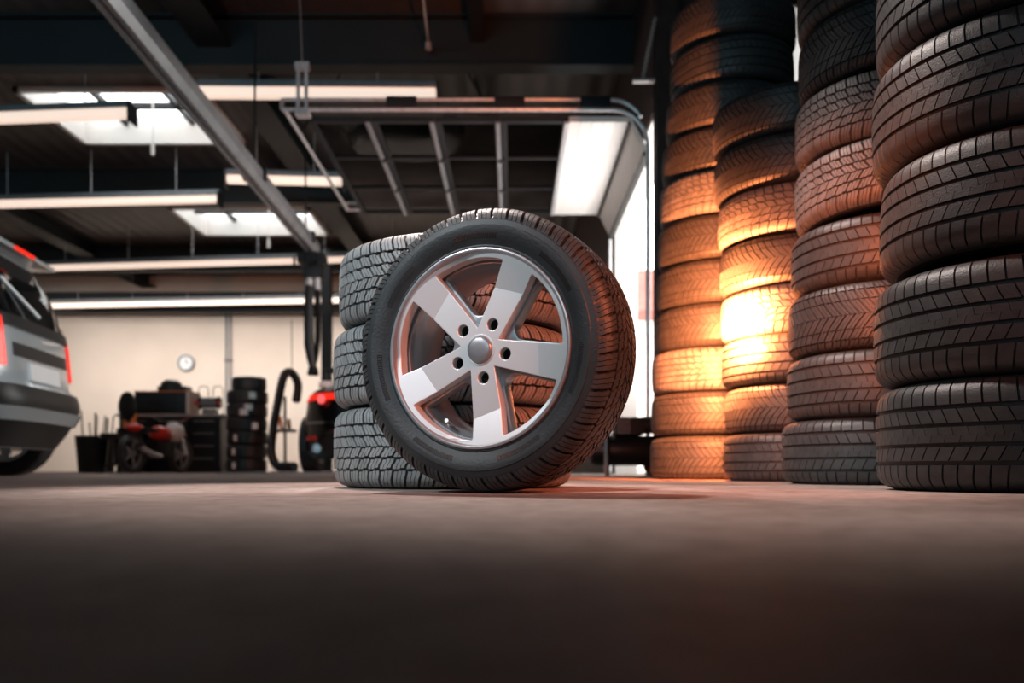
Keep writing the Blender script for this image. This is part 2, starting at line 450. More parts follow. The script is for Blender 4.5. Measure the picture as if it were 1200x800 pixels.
MB().lathe([(.2135, .082), (.2145, .092), (.2125, .0955), (.2095, .0965), (.2065, .0955), (.2040, .090), (.2020, .082), (.1985, .060), (.1975, .046), (.190, .040), (.1885, .030), (.183, .024), (.181, .006), (.178, -.004), (.178, -.05), (.184, -.08), (.203, -.086), (.209, -.092), (.2135, -.093), (.2135, -.086), (.206, -.08), (.187, -.074), (.183, -.05), (.183, -.006), (.195, .0), (.2035, .06), (.207, .082)], 160).obj('rim_barrel', M['alloy_dark'], wheel, angle=40)
MB().lathe([(.0, .0835), (.012, .0833), (.022, .0825), (.0265, .081), (.0285, .0785), (.029, .074), (.029, .06), (0, .06)], 64, False).obj('centre_cap', M['cap'], wheel)
MB().lathe([(.0295, .0735), (.0295, .0752), (.0315, .0756), (.0335, .0752), (.0335, .0735)], 64, False).obj('cap_seat', M['alloy'], wheel)
for c in SP:      # dark threaded seats inside the lug holes
    MB().lathe([(.0155, .06), (.009, .05), (.009, .01), (.0155, .01)], 28, True, Matrix.Translation((.060 * cos(c), .060 * sin(c), 0))).obj('lug_hole', M['darksteel'], wheel)
va = radians(238)
vd = Vector((-cos(va) * .35, -sin(va) * .35, 1)).normalized(); vp = Vector((.186 * cos(va), .186 * sin(va), .022))
vs_ = MB().tube([vp, vp + vd * .012, vp + vd * .0125, vp + vd * .024, vp + vd * .0245, vp + vd * .036], [.0055, .005, .0035, .0035, .005, .0045], 12).obj('valve_stem', M['steel'], wheel)

# ------------------------------------------------------------------ room shell
RX0, RY1, ZC = -12.5, 20.2, 4.6
struct('floor', MB().box(RX0, 3.2, -3, RY1, -.2, 0), M['floor'])
w = MB().box(RX0, 1.25, RY1 - .2, RY1, 0, ZC); struct('wall_back', w, M['wallc'])
struct('wall_left', MB().box(RX0 - .2, RX0, -3, RY1, 0, ZC), M['wallc'])
wr = MB(); wr.box(1.22, 1.5, 10.25, RY1, 0, ZC); wr.box(1.22, 1.5, 7.3, 10.25, 3.14, ZC)
struct('wall_right', wr, M['walld'])
struct('trim_1', MB().box(1.235, 1.505, 10.222, 10.248, 0, 3.11, bev=.003).box(1.235, 1.505, 7.3, 10.25, 3.11, 3.138, bev=.003), M['white'])
wn = MB(); wn.box(1.38, 1.95, 7.2, 7.4, 0, ZC); wn.box(1.95, 2.75, 7.2, 7.4, 0, 2.95); wn.box(1.95, 2.75, 7.2, 7.4, 4.05, ZC); wn.box(2.75, 3.2, 7.2, 7.4, 0, ZC)
struct('wall_alcove', wn, M['walld'])
struct('wall_side', MB().box(3.2, 3.4, -3, 7.4, 0, ZC), M['walld'])
struct('wall_front', MB().box(RX0, 3.4, -3.2, -3, 0, ZC), M['walld'])
wf = struct('window_1', MB().box(1.95, 2.0, 7.26, 7.34, 2.95, 4.05).box(2.7, 2.75, 7.26, 7.34, 2.95, 4.05).box(2.0, 2.7, 7.26, 7.34, 2.95, 3.0).box(2.0, 2.7, 7.26, 7.34, 4.0, 4.05), M['darksteel'])
MB().box(2.0, 2.7, 7.295, 7.305, 3.0, 4.0).obj('window_pane', M['sky_pane'], wf)
# ceiling with skylight openings
sk = [(-5.95, -3.68, 10.15, 11.85), (-5.95, -3.5, 14.75, 16.45), (.2, .21, 30, 30.1)]
cm = MB(); ys = [-3.2, 10.15, 11.85, 14.75, 16.45, RY1]
cm.box(RX0, 3.4, ys[0], ys[1], ZC, ZC + .15); cm.box(RX0, 1.5, ys[2], ys[3], ZC, ZC + .15); cm.box(RX0, 1.5, ys[4], ys[5], ZC, ZC + .15)
for i in (0, 1):
    x0, x1, y0, y1 = sk[i]
    cm.box(RX0, x0, y0, y1, ZC, ZC + .15); cm.box(x1, 1.5, y0, y1, ZC, ZC + .15)
struct('ceiling', cm, M['ceil'])
for i in (0, 1):
    x0, x1, y0, y1 = sk[i]
    f = MB(); t = .07
    f.box(x0, x1, y0, y0 + t, ZC - .05, ZC + .35); f.box(x0, x1, y1 - t, y1, ZC - .05, ZC + .35); f.box(x0, x0 + t, y0, y1, ZC - .05, ZC + .35); f.box(x1 - t, x1, y0, y1, ZC - .05, ZC + .35)
    s = struct('window_%d' % (i + 2), f, M['white'])
    b = MB(); b.box(x0 + .6, x0 + .66, y0, y1, ZC + .2, ZC + .27); b.box(x1 - .75, x1 - .7, y0, y1, ZC + .2, ZC + .27); b.box(x0, x1, (y0 + y1) / 2 + .2, (y0 + y1) / 2 + .28, ZC + .2, ZC + .27)
    b.obj('glazing_bars', M['darksteel'], s, False)
    MB().box(x0 + t, x1 - t, y0 + t, y1 - t, ZC + .3, ZC + .31).obj('skylight_pane', M['sky_pane'], s, False)
    MB().tube([(x1 - .95, (y0 + y1) / 2, ZC + .22), (x1 - .95, (y0 + y1) / 2, ZC - .35)], .012, 6).tube([(x1 - .95, (y0 + y1) / 2, ZC - .35), (x1 - .95, (y0 + y1) / 2, ZC - .5)], .025, 8).obj('opener_rod', M['white'], s)

def ibeam(mb, p, q, w, h, t=.025):
    p, q = Vector(p), Vector(q)
    mb.bar(p + Vector((0, 0, t / 2)), q + Vector((0, 0, t / 2)), w, t); mb.bar(p + Vector((0, 0, h - t / 2)), q + Vector((0, 0, h - t / 2)), w, t); mb.bar(p + Vector((0, 0, h / 2)), q + Vector((0, 0, h / 2)), t * .7, h - 2 * t)
    return mb
for i, yb in enumerate((8.6, 13.0, 17.4)):
    struct('beam_%d' % (i + 1), ibeam(MB(), (RX0, yb, 4.08), (1.22 if yb > 7.2 else 3.2, yb, 4.08), .2, .519), M['beam'])
struct('beam_4', MB().box(RX0, 1.22, 19.3, 19.5, 3.6, 4.0).box(RX0, 1.22, 19.5, 20.0, 3.9, 4.1), M['beam'])
for i, xb in enumerate((-3.0, -8.5)):
    struct('beam_%d' % (i + 5), ibeam(MB(), (xb, -3, 4.30), (xb, RY1 - .2, 4.30), .34, .299), M['beam'])
for i, xb in enumerate((-.35,)):
    struct('beam_%d' % (i + 7), ibeam(MB(), (xb, -3, 4.35), (xb, RY1 - .2, 4.35), .14, .249), M['beam'])
# thin roof braces
br = MB()
for p, q in (((405, 80, 8.9), (350, 140, 11.5)), ((545, 80, 8.9), (585, 130, 11.5)), ((262, 80, 8.9), (305, 100, 9.8)), ((405, 205, 12.8), (360, 240, 15))):
    a, b = P(*p), P(*q); a.z = min(a.z, 4.55); b.z = min(b.z, 4.55); br.tube([a, b], .018, 6)
struct('beam_8', br, M['beam'])
# steel column beside the door and inner column
cl = MB(); cl.box(1.19, 1.38, 7.05, 7.075, 0, ZC); cl.box(1.19, 1.38, 7.175, 7.2, 0, ZC); cl.box(1.27, 1.29, 7.07, 7.18, 0, ZC); cl.box(1.13, 1.40, 7.0, 7.25, 0, .02)
struct('column_1', cl, M['column'])
c2 = MB(); xc = P(383, 400, 16.6).x; c2.box(xc - .09, xc + .09, 16.5, 16.52, 0, 4.3); c2.box(xc - .09, xc + .09, 16.68, 16.7, 0, 4.3); c2.box(xc - .01, xc + .01, 16.52, 16.68, 0, 4.3)
struct('column_2', c2, M['beam'])

# ------------------------------------------------------------------ outside the door
struct('ground_outside', MB().box(1.5, 40, 7.4, 60, -.2, -.01), M['asphalt'])
fb = thing('neighbour_building', 'pale building with red roof edge seen through the open doorway', 'building', (7.2, 34, -.01))
MB().box(-4.5, 6, 0, 5, 0, 6.1).obj('facade', M['stone'], fb, False)
MB().add([(-5, -.5, 6.0), (6.5, -.5, 6.0), (6.5, 5.5, 6.0), (-5, 5.5, 6.0), (-5, 2.5, 8.6), (6.5, 2.5, 8.6), (-5, -.5, 6.3), (6.5, -.5, 6.3)], [(0, 1, 7, 6), (6, 7, 5, 4), (3, 4, 5, 2), (0, 6, 4, 3), (1, 2, 5, 7), (0, 3, 2, 1)]).obj('roof', M['redroof'], fb, False)
for k in range(4): MB().box(-3.6 + k * 2.2, -2.6 + k * 2.2, -.03, .05, 2.4, 4.0).obj('window', M['cargl'], fb, False)

# ------------------------------------------------------------------ overhead sectional door
NY, FY, ZT = 7.42, 10.12, 3.12
od = thing('overhead_door', 'open sectional garage door with dark glazed panels and white lower panels hanging under the ceiling', 'door', (0, 0, 0))
xs = [-1.78, -1.235, -.675, -.10, .50]
for i in range(4):
    x0, x1 = xs[i] + .006, xs[i + 1] - .006
    f = MB()
    f.box(x0, x0 + .05, NY, FY, ZT - .045, ZT, bev=.004); f.box(x1 - .05, x1, NY, FY, ZT - .045, ZT, bev=.004)
    for yy in (NY, FY - .05): f.box(x0 + .05, x1 - .05, yy, yy + .05, ZT - .045, ZT)
    for k in (1, 2): yy = NY + (FY - NY) * k / 3; f.box(x0 + .05, x1 - .05, yy - .018, yy + .018, ZT - .045, ZT)
    fr = f.obj('panel_frame', M['darksteel'], od, False)
    MB().box(x0 + .045, x1 - .045, NY + .045, FY - .045, ZT - .026, ZT - .018).obj('glazing', M['tint'], fr, False)
    MB().box(x1 - .036, x1 + .002, NY, FY, ZT - .062, ZT - .046, bev=.003).obj('hinge_strip', M['steel'] if i == 3 else M['rail'], fr)
wp = MB().box(.5, 1.02, NY, FY, ZT - .05, ZT, bev=.004)
for k in range(1, 5): wp.box(.5 + .104 * k - .006, .5 + .104 * k + .006, NY, FY, ZT - .053, ZT - .049)
wp.obj('white_panel', M['white'], od)
a0 = Vector((1.03, 0, ZT - .01)); a1 = Vector((1.19, 0, ZT - .27))
wq = MB().bar(a0 + Vector((0, NY, 0)), a0 + Vector((0, NY, 0)) + Vector((.001, 0, 0)), .001, .001)
wq = MB(); wq.add([(1.03, NY, ZT), (1.03, FY, ZT), (1.03, FY, ZT - .05), (1.03, NY, ZT - .05), (1.19, NY, ZT - .30), (1.19, FY, ZT - .30), (1.155, FY, ZT - .31), (1.155, NY, ZT - .31)],
                 [(0, 1, 2, 3), (4, 7, 6, 5), (0, 4, 5, 1), (3, 2, 6, 7), (0, 3, 7, 4), (1, 5, 6, 2)])
wq.obj('white_panel', M['white'], od, False)
MB().box(1.015, 1.035, NY, FY, ZT - .07, ZT - .045).obj('rubber_seal', M['black'], od, False)
MB().box(1.14, 1.2, NY, FY, ZT - .345, ZT - .305, bev=.006).obj('bottom_seal', M['black'], od)
for k in range(3):
    for yy in (NY + .9, FY - .9): MB().box(xs[k + 1] - .03, xs[k + 1] + .03, yy - .04, yy + .04, ZT - .07, ZT - .045, bev=.003).obj('hinge', M['black'], od)
MB().box(xs[3] - .5, xs[3] - .38, NY + .02, NY + .05, ZT - .02, ZT + .02).obj('cable_bracket', M['darksteel'], od)

def track(Y, side, label):
    t = thing('door_track', label, 'door track', (0, 0, 0), 0, 'steel tracks of the overhead door')
    zt = ZT + .03
    def curve(zz, R, xe, zend):
        pts = [(-1.98, Y, zz)] + [(xe - R, Y, zz)] + [(xe - R + R * sin(a), Y, zz - R + R * cos(a)) for a in [radians(k * 9) for k in range(1, 11)]] + [(xe, Y, zend)]
        return pts
    MB().tube(curve(zt, .32, 1.17, .02), .02, 8).obj('lower_rail', M['steel'], t)
    up = MB().tube([(-1.98, Y, zt + .085)] + [(1.17 - .32 + .3 * sin(radians(k * 10)), Y, zt + .085 - .3 + .3 * cos(radians(k * 10))) for k in range(0, 7)], .016, 8)
    up.obj('upper_rail', M['steel'], t)
    for xb in (-.95, -.02, .72):
        MB().box(xb - .13, xb + .13, Y - .028, Y + .028, zt + .02, zt + .105, bev=.004).obj('bracket', M['darksteel'], t)
    MB().tube([(-1.98, Y, zt), (-1.98, Y, zt + .085)], .02, 8).obj('end_stop', M['steel'], t)
    return t
track(NY - .07, 0, 'near steel track of the overhead door, curving down beside the dark steel column')
track(FY + .07, 1, 'far steel track of the overhead door, at the back end of its panels')
eb = MB().tube([(-1.96, NY - .07, ZT + .03), (-1.96, FY + .07, ZT + .03)], .018, 8).obj('door_track_tie_bar', M['steel']); tag(eb, 'thin steel bar tying the inner ends of both door tracks', 'bar')
hg = MB()
for dx in (-.035, .035):
    a = Vector((-1.80 + dx, NY - .1, ZT + .0)); hg.bar(a, a + Vector((0, 0, .42)), .008, .03, (1, 0, 0))
hg.box(-1.86, -1.74, NY - .12, NY - .02, ZT - .03, ZT - .0); hg.box(-1.86, -1.74, NY - .12, NY - .06, ZT + .36, ZT + .42)
hg = hg.obj('track_hanger', M['steel']); tag(hg, 'perforated steel hanger holding the inner end of the near door track', 'bracket')
MB().tube([(-1.8, NY - .1, ZT + .42), (-2.0, NY + .6, ZC)], .008, 6).obj('hanger_rod', M['steel'], hg)
sd = MB().tube([P(494, -20, 7.0), P(502, 50, 8.4)], .012, 6).tube([P(502, 50, 8.4), P(502, 58, 8.4)], .03, 8).obj('hanging_rod', M['steel'])
tag(sd, 'thin steel rod hanging from the roof above the near door track', 'rod')
pf = MB(); a, b = P(753, 92, 7.0), P(768, 20, 7.05)
for k in range(12):
    q = a.lerp(b, k / 12); q2 = a.lerp(b, (k + .5) / 12); pf.bar(q, q2, .05, .012)
pf.bar(a, b, .012, .014); pf.box(a.x - .08, a.x + .1, a.y - .03, a.y + .03, a.z - .03, a.z - .012)
pf = pf.obj('perforated_brace', M['steel']); tag(pf, 'perforated steel brace strut beside the top of the dark steel column', 'brace')

# ------------------------------------------------------------------ fluorescent lights
def lamp(p0, p1, label, w=.13):
    t = thing('hanging_fluorescent_light', label, 'ceiling light', (0, 0, 0), 0, 'long fluorescent lights under the roof')
    p0, p1 = Vector(p0), Vector(p1); d = (p1 - p0).normalized(); u = Vector((0, 0, 1))
    MB().bar(p0 + u * .075, p1 + u * .075, w + .05, .05).bar(p0 + u * .12, p1 + u * .12, .06, .04).obj('housing', M['grey'], t, False)
    dd = MB(); n = 8; sd_ = d.cross(u)
    for e in (p0, p1):
        pass
    prof = [(-w / 2, .05), (-w / 2, .0), (-w / 2 * .7, -.035), (0, -.045), (w / 2 * .7, -.035), (w / 2, .0), (w / 2, .05)]
    vs = [e + sd_ * a + u * b for e in (p0 + d * .01, p1 - d * .01) for a, b in prof]; L = len(prof)
    dd.add(vs, [(i, (i + 1) % L, L + (i + 1) % L, L + i) for i in range(L)] + [tuple(range(L)), tuple(range(L, 2 * L))]).obj('diffuser', M['tube'], t)
    for e, s_ in ((p0, -1), (p1, 1)):
        MB().bar(e, e + d * s_ * .02, w + .06, .2).obj('end_cap', M['darksteel'], t, False)
    n = max(2, int((p1 - p0).length / 1.2))
    for k in range(n):
        q = p0.lerp(p1, (k + .5) / n); zt_ = 4.595
        if min(abs(q.y - b_) for b_ in (8.6, 13.0, 17.4)) < .11: zt_ = 4.075
        if min(abs(q.x - b_) for b_ in (-3.0, -8.5)) < .18: zt_ = min(zt_, 4.295)
        MB().tube([q + u * .13, Vector((q.x, q.y, zt_))], .006, 5).obj('suspension_wire', M['steel'], t)
    return t
def lampz(xa, ya, xb, yb, Z, label):
    Ya = (Z - CH) / (YH - ya) * FPX; Yb = (Z - CH) / (YH - yb) * FPX
    return lamp(P(xa, ya, Ya), P(xb, yb, Yb), label)
lampz(233, 110, 512, 112, 3.85, 'bright tube light above the inner end of the overhead door')
lampz(-60, 142, 154, 134, 3.85, 'tube light at upper left crossing in front of the nearer skylight')
lampz(-40, 241, 257, 234, 3.85, 'long tube light at far left between the two skylights')
lampz(266, 211, 402, 214, 3.85, 'short tube light crossing behind the overhead extraction rail, above the farther skylight')
lampz(40, 315, 500, 302, 3.85, 'third row tube light passing behind the top of the exhaust hose')
lampz(60, 359, 520, 350, 3.6, 'farthest tube light just in front of the cream back wall')

# ------------------------------------------------------------------ exhaust extraction rail and hoses
rl = thing('extraction_rail', 'long aluminium exhaust extraction rail running overhead towards the back', 'rail', (-2.254, 0, 2.82), .023)
prof = [(-.07, .08), (.07, .08), (.085, .05), (.085, -.03), (.05, -.08), (.015, -.08), (.015, -.05), (-.015, -.05), (-.015, -.08), (-.05, -.08), (-.085, -.03), (-.085, .05)]
y0, y1 = -2.5, 10.75; L = len(prof)
MB().add([(a, y, b) for y in (y0, y1) for a, b in prof], [(i, (i + 1) % L, L + (i + 1) % L, L + i) for i in range(L)] + [tuple(range(L)), tuple(range(L, 2 * L))]).obj('rail_profile', M['rail'], rl, False)
MB().box(-.02, .02, y0, y1 - .2, .081, .11).box(-.092, -.084, y0, y1, .0, .018).obj('cable_channel', M['darksteel'], rl, False)
for yy in (4.2, 8.1, 10.3):
    MB().box(-.11, .11, yy - .03, yy + .03, -.03, .1, bev=.004).tube([(.0, yy, .1), (.0, yy, 1.48 if yy < 10 else 1.25)], .012, 6).obj('hanger', M['darksteel'], rl)
ex = thing('exhaust_hose', 'black ribbed exhaust hose pair dropping from the rail end behind the black car', 'hose', (-2.5, 10.73, 0))
tr = MB().box(-.16, .16, -.2, .12, 2.62, 2.735, bev=.01).box(-.1, .12, -.1, .1, 2.45, 2.62, bev=.01)
for k in range(8): tr.box(-.19 + .05 * k, -.165 + .05 * k, -.26, -.22, 2.56 + .03 * (k % 3), 2.66 + .03 * (k % 3), bev=.003)
tr.obj('trolley', M['darksteel'], ex)
MB().cyl((-.05, 0), .05, 2.36, 2.46).cyl((-.05, 0), .056, 2.39, 2.42).cyl((.05, 0), .04, 2.3, 2.46).cyl((.05, 0), .045, 2.33, 2.35).obj('pipe_collar', M['steel'], ex)
def ribbed(mb, pts, r, amp=.006, sp=.03):
    out = []; rs = []; acc = 0
    pts = smoothpath(pts, 24)
    for i, p in enumerate(pts):
        out.append(p)
    # resample
    res = [out[0]]; 
    for p in out[1:]:
        while (p - res[-1]).length > sp / 2: res.append(res[-1] + (p - res[-1]).normalized() * sp / 2)
    rs = [r + (amp if i % 2 else -amp) for i in range(len(res))]
    return mb.tube(res, rs, 12)
ribbed(MB(), [(.05, 0, 2.32), (.06, 0, 1.9), (.05, 0, 1.6), (.01, 0, 1.38)], .038).obj('ribbed_hose', M['black'], ex)
MB().tube([(-.05, 0, 2.38), (-.055, 0, 2.0), (-.05, 0, 1.6), (-.02, 0, 1.45), (.0, 0, 1.32)], [.05, .062, .062, .06, .045], 14).obj('flat_hose', M['black'], ex)
MB().tube([(.0, 0, 1.34), (.0, -.01, 1.24)], [.055, .075], 14).obj('nozzle', M['darksteel'], ex)
hz_ = [P(347, 470, 11.2), P(349, 450, 11.3), P(342, 437, 11.3), P(333, 440, 11.2), P(326, 470, 11.1), P(320, 505, 11.0), P(318, 530, 10.9), P(324, 545, 10.8), P(335, 546, 10.7), P(346, 547, 10.6)]
for q in hz_: q.z = max(q.z, .075)
lp = ribbed(MB(), hz_, .055, .004, .03).obj('looped_exhaust_hose', M['black']); tag(lp, 'black hose looping up from the floor left of the black sports car', 'hose')
MB().tube([P(342, 437, 11.3) + Vector((0, 0, .05)), P(342, 375, 11.3)], .006, 5).obj('support_cord', M['darksteel'], lp)

# ------------------------------------------------------------------ cars
class Body:
    """layered plan outlines: rows (z, xr, xf, halfwidth, n)"""
    def __init__(s, rows): s.rows = rows
    def par(s, z):
        R = s.rows
        if z <= R[0][0]: return R[0][1:]
        for a, b in zip(R, R[1:]):
            if z <= b[0]:
                t = (z - a[0]) / (b[0] - a[0]); return tuple(u + (v - u) * t for u, v in zip(a[1:], b[1:]))
        return R[-1][1:]
    def pt(s, z, th, off=0.):
        xr, xf, w, n = s.par(z); cx, a = (xr + xf) / 2, (xf - xr) / 2 + off; w = w + off
        c, d = cos(th), sin(th)
        return Vector((cx - a * math.copysign(abs(c) ** (2 / n), c), w * math.copysign(abs(d) ** (2 / n), d), z))
    def body(s, n=96, sub=4):
        zs = []
        for a, b in zip(s.rows, s.rows[1:]): zs += [a[0] + (b[0] - a[0]) * k / sub for k in range(sub)]
        zs.append(s.rows[-1][0]); mb = MB()
        vs = [s.pt(z, 2 * pi * k / n) for z in zs for k in range(n)]
        fs = [(i * n + k, i * n + (k + 1) % n, (i + 1) * n + (k + 1) % n, (i + 1) * n + k) for i in range(len(zs) - 1) for k in range(n)]
        fs += [tuple(range(n)), tuple(range((len(zs) - 1) * n, len(zs) * n))]
        return mb.add(vs, fs)
    def y2th(s, z, y):
        xr, xf, w, n = s.par(z); return math.asin(max(-1, min(1, math.copysign(abs(y / w) ** (n / 2), y))))
    def patch(s, z0, z1, y0, y1, off=.01, th=.02, side=None, nz=8, ny=16, yz=None):
        """raised patch on the rear between widths y0..y1 (or by angle when side given)"""
        mb = MB(); vs = []
        for o in (off, off - th):
            for i in range(nz + 1):
                z = z0 + (z1 - z0) * i / nz
                for j in range(ny + 1):
                    if side: a = radians(side[0] + (side[1] - side[0]) * j / ny)
                    else:
                        ya, yb = (yz(z) if yz else (y0, y1)); a = s.y2th(z, ya + (yb - ya) * j / ny)
                    vs.append(s.pt(z, a, o))
        A = (nz + 1) * (ny + 1); w = ny + 1; fs = []
        for i in range(nz):
            for j in range(ny):
                q = (i * w + j, i * w + j + 1, (i + 1) * w + j + 1, (i + 1) * w + j); fs.append(q); fs.append(tuple(A + k for k in q[::-1]))
        for j in range(ny):
            fs.append((j, A + j, A + j + 1, j + 1)); k = nz * w; fs.append((k + j, k + j + 1, A + k + j + 1, A + k + j))
        for i in range(nz):
            fs.append((i * w, (i + 1) * w, A + (i + 1) * w, A + i * w)); k = ny; fs.append((i * w + k, A + i * w + k, A + (i + 1) * w + k, (i + 1) * w + k))
        return mb.add(vs, fs)
def car_wheel(parent, x, y, r=.33, w=.21, sgn=1):
    mtx = Matrix.Translation((x, y, r)) @ Matrix.Rotation(radians(90) * sgn, 4, 'X')
    t = MB().lathe([(r * .66, -w / 2), (r * .95, -w / 2), (r, -w / 2 + .02), (r, w / 2 - .02), (r * .95, w / 2), (r * .66, w / 2)], 40, True, mtx).obj('wheel', M['rubber'], parent)
    d = MB(); d.lathe([(r * .66, -w / 2), (r * .66, w / 2), (r * .6, w / 2 - .01), (r * .58, 0), (r * .58, -w / 2)], 40, True, mtx)
    for k in range(5):
        d.box(.03, r * .62, -.035, .035, w / 2 - .05, w / 2 - .025, mtx @ Matrix.Rotation(2 * pi * k / 5, 4, 'Z'))
    d.cyl((0, 0), .06, w / 2 - .07, w / 2 - .015, 20, mtx)
    d.obj('wheel_rim', M['alloy'], t)
# silver car at the left edge, its rear turned towards the door
sv = thing('silver_car', 'silver car with its red-lamped tailgate turned to us, cut off by the left edge', 'car', (-3.33, 6.2, 0), pi + radians(8))
B = Body([(.20, .16, 4.3, .82, 5), (.34, .06, 4.38, .88, 5), (.50, .0, 4.42, .92, 5.5), (.60, .01, 4.42, .93, 5.5), (.66, .06, 4.4, .925, 5.5), (1.0, .09, 4.2, .915, 5.5), (1.08, .11, 3.5, .90, 5.5), (1.35, .20, 2.9, .83, 5.5), (1.58, .32, 2.4, .75, 5), (1.67, .42, 2.2, .68, 4), (1.71, .62, 1.9, .5, 3.5)])
B.body().obj('body', M['silver'], sv)
B.patch(1.1, 1.56, 0, 0, .008, .02, yz=lambda z: (-.76 + (z - 1.1) * .28, .76 - (z - 1.1) * .28)).obj('rear_window', M['cargl'], sv)
for sd2 in (1, -1):
    B.patch(1.12, 1.54, 0, 0, .008, .02, side=(sd2 * 60, sd2 * 118)).obj('side_window', M['cargl'], sv)
    B.patch(.74, 1.07, 0, 0, .016, .04, yz=(lambda z, s_=sd2: (s_ * .56, s_ * .90))).obj('tail_light', M['redl'], sv)
B.patch(.205, .62, -.8, .8, .014, .03).obj('bumper_cover', M['black'], sv)
B.patch(.38, .47, -.76, .76, .035, .05).obj('bumper_strip', M['silver'], sv)
B.patch(.82, .91, -.46, .46, .006, .02).obj('handle_recess', M['black'], sv)
B.patch(.67, .79, -.26, .26, .014, .02).obj('number_plate', M['whitep'], sv)
B.patch(1.02, 1.1, -.76, .76, .016, .03).obj('window_trim', M['black'], sv)
sp_ = MB().box(.20, .56, -.58, .58, 1.60, 1.635, bev=.012).obj('spoiler', M['silver'], sv)
MB().box(.19, .21, -.16, .16, 1.603, 1.63).obj('brake_light', M['redl'], sp_)
MB().tube([(.08, .05, 1.14), (.20, .38, 1.36)], .014, 6).obj('rear_wiper', M['whitep'], sv)
for x in (.64, 3.4):
    for y in (-.82, .82): car_wheel(sv, x, y, .34, .2, -1 if y > 0 else 1)

bc = thing('black_sports_car', 'black sports car with glowing red tail lamp behind the short tyre stack', 'car', (-1.74, 10.2, 0), pi / 2)
bc.scale = (1, 1, 1.12)
B2 = Body([(.16, .14, 4.4, .84, 5), (.24, .04, 4.48, .92, 5), (.45, .0, 4.5, .95, 4.2), (.62, .03, 4.46, .95, 4.2), (.80, .06, 4.3, .93, 4), (.90, .10, 4.0, .87, 4), (.97, .25, 3.5, .80, 3.6), (1.12, .9, 2.8, .66, 3.5), (1.25, 1.4, 2.3, .55, 3.2), (1.28, 1.6, 2.1, .4, 3)])
B2.body().obj('body', M['blackpaint'], bc)
for s_ in (1, -1):
    B2.patch(.80, .875, 0, 0, .012, .03, yz=(lambda z, s_=s_: (s_ * .36, s_ * .86))).obj('tail_light', M['redl'], bc)
    bmx = MB(); bmx.lathe([(.05, -.02), (.05, .02), (.0, .02), (.0, -.02)], 24, True, Matrix.Translation((.055, s_ * .55, .80)) @ Matrix.Rotation(pi / 2, 4, 'Y')); bmx.obj('round_lamp', M['redl'], bc)
    MB().tube([(.02, s_ * .6, .27), (.2, s_ * .6, .27)], .05, 16).obj('exhaust_tip', M['chrome'], bc)
    B2.patch(.36, .41, 0, 0, .008, .02, yz=(lambda z, s_=s_: (s_ * .62, s_ * .8))).obj('reflector', M['redp'], bc)
B2.patch(.54, .56, -.8, .8, .010, .02).obj('bumper_line', M['chrome'], bc)
B2.patch(.98, 1.18, -.5, .5, .010, .02).obj('rear_window', M['cargl'], bc)
MB().box(.28, .62, -.60, .60, 1.13, 1.165, bev=.012).box(.35, .5, -.58, -.54, .93, 1.14, bev=.006).box(.35, .5, .54, .58, .93, 1.14, bev=.006).obj('spoiler', M['black'], bc)
MB().box(.3, .42, .50, .64, .95, 1.02, bev=.01).obj('badge', M['whitep'], bc)
for x in (.9, 3.55):
    for y in (-.85, .85): car_wheel(bc, x, y, .33, .22, -1 if y > 0 else 1)
lift = MB().box(-1.5, 1.2, -.35, 4.6, .0, .02, bev=.006).obj('floor_plate', M['grey']); lift.location = (-1.75, 9.7, 0)
tag(lift, 'low grey steel floor plate under the black sports car', 'floor plate')

# ------------------------------------------------------------------ back of the workshop
wb = thing('workbench', 'dark workshop bench with pale worktop against the cream back wall', 'workbench', (P(208, 0, 14).x, 14.0, 0))
for k in range(3):
    x0 = -.82 + k * .55
    cb = MB().box(x0, x0 + .53, -.3, .3, .06, .90, bev=.006).obj('cabinet', M['bench'], wb)
    for j in range(4):
        dr = MB().box(x0 + .02, x0 + .51, -.318, -.3, .09 + j * .2, .27 + j * .2, bev=.004).obj('drawer', M['bench'], cb)
        MB().box(x0 + .1, x0 + .43, -.335, -.318, .22 + j * .2, .235 + j * .2).obj('drawer_handle', M['rail'], cb)
MB().box(-.86, .86, -.36, .34, .90, .94, bev=.005).obj('worktop', M['wood'], wb)
MB().box(-.8, .8, -.25, .25, 0, .06).obj('plinth', M['black'], wb)
tb = thing('tool_chest', 'dark tool chest with brass-coloured marks on the pale worktop', 'tool chest', (P(196, 0, 13.95).x, 13.95, .9405))
MB().box(-.44, .44, -.22, .22, 0, .36, bev=.012).obj('chest_body', M['bench'], tb)
for j in range(3): MB().box(-.41, .28, -.232, -.22, .03 + j * .11, .125 + j * .11, bev=.004).box(-.15, .0, -.245, -.232, .07 + j * .11, .085 + j * .11).obj('drawer', M['darksteel'], tb)
MB().box(.40, .455, -.235, .225, .0, .37, bev=.004).obj('edge_guard', M['wallc'], tb)
MB().box(-.45, .46, -.23, .23, .361, .375, bev=.004).obj('lid', M['orangep'], tb)
bg = MB(); bg.box(-.20, .26, -.16, .16, 0, .09, bev=.03); bg.lathe([(.0, .20), (.1, .19), (.16, .14), (.18, .05), (.18, 0), (0, 0)], 24, False, Matrix.Translation((-.03, 0, 0)))
bg = bg.obj('tool_bag', M['black']); bg.location = (P(203, 0, 13.95).x, 13.95, 1.3165); tag(bg, 'rounded black tool bag lying on top of the dark tool chest', 'bag')
gm = thing('bench_grinder', 'grey bench machine with two hooked rods beside the dark tool chest', 'machine', (P(247, 0, 14).x, 13.95, .9405))
MB().box(-.1, .12, -.1, .1, 0, .1, bev=.01).cyl((0, 0), .09, -.12, .12, 24, Matrix.Translation((0, 0, .2)) @ Matrix.Rotation(pi / 2, 4, 'Y')).obj('motor', M['grey'], gm)
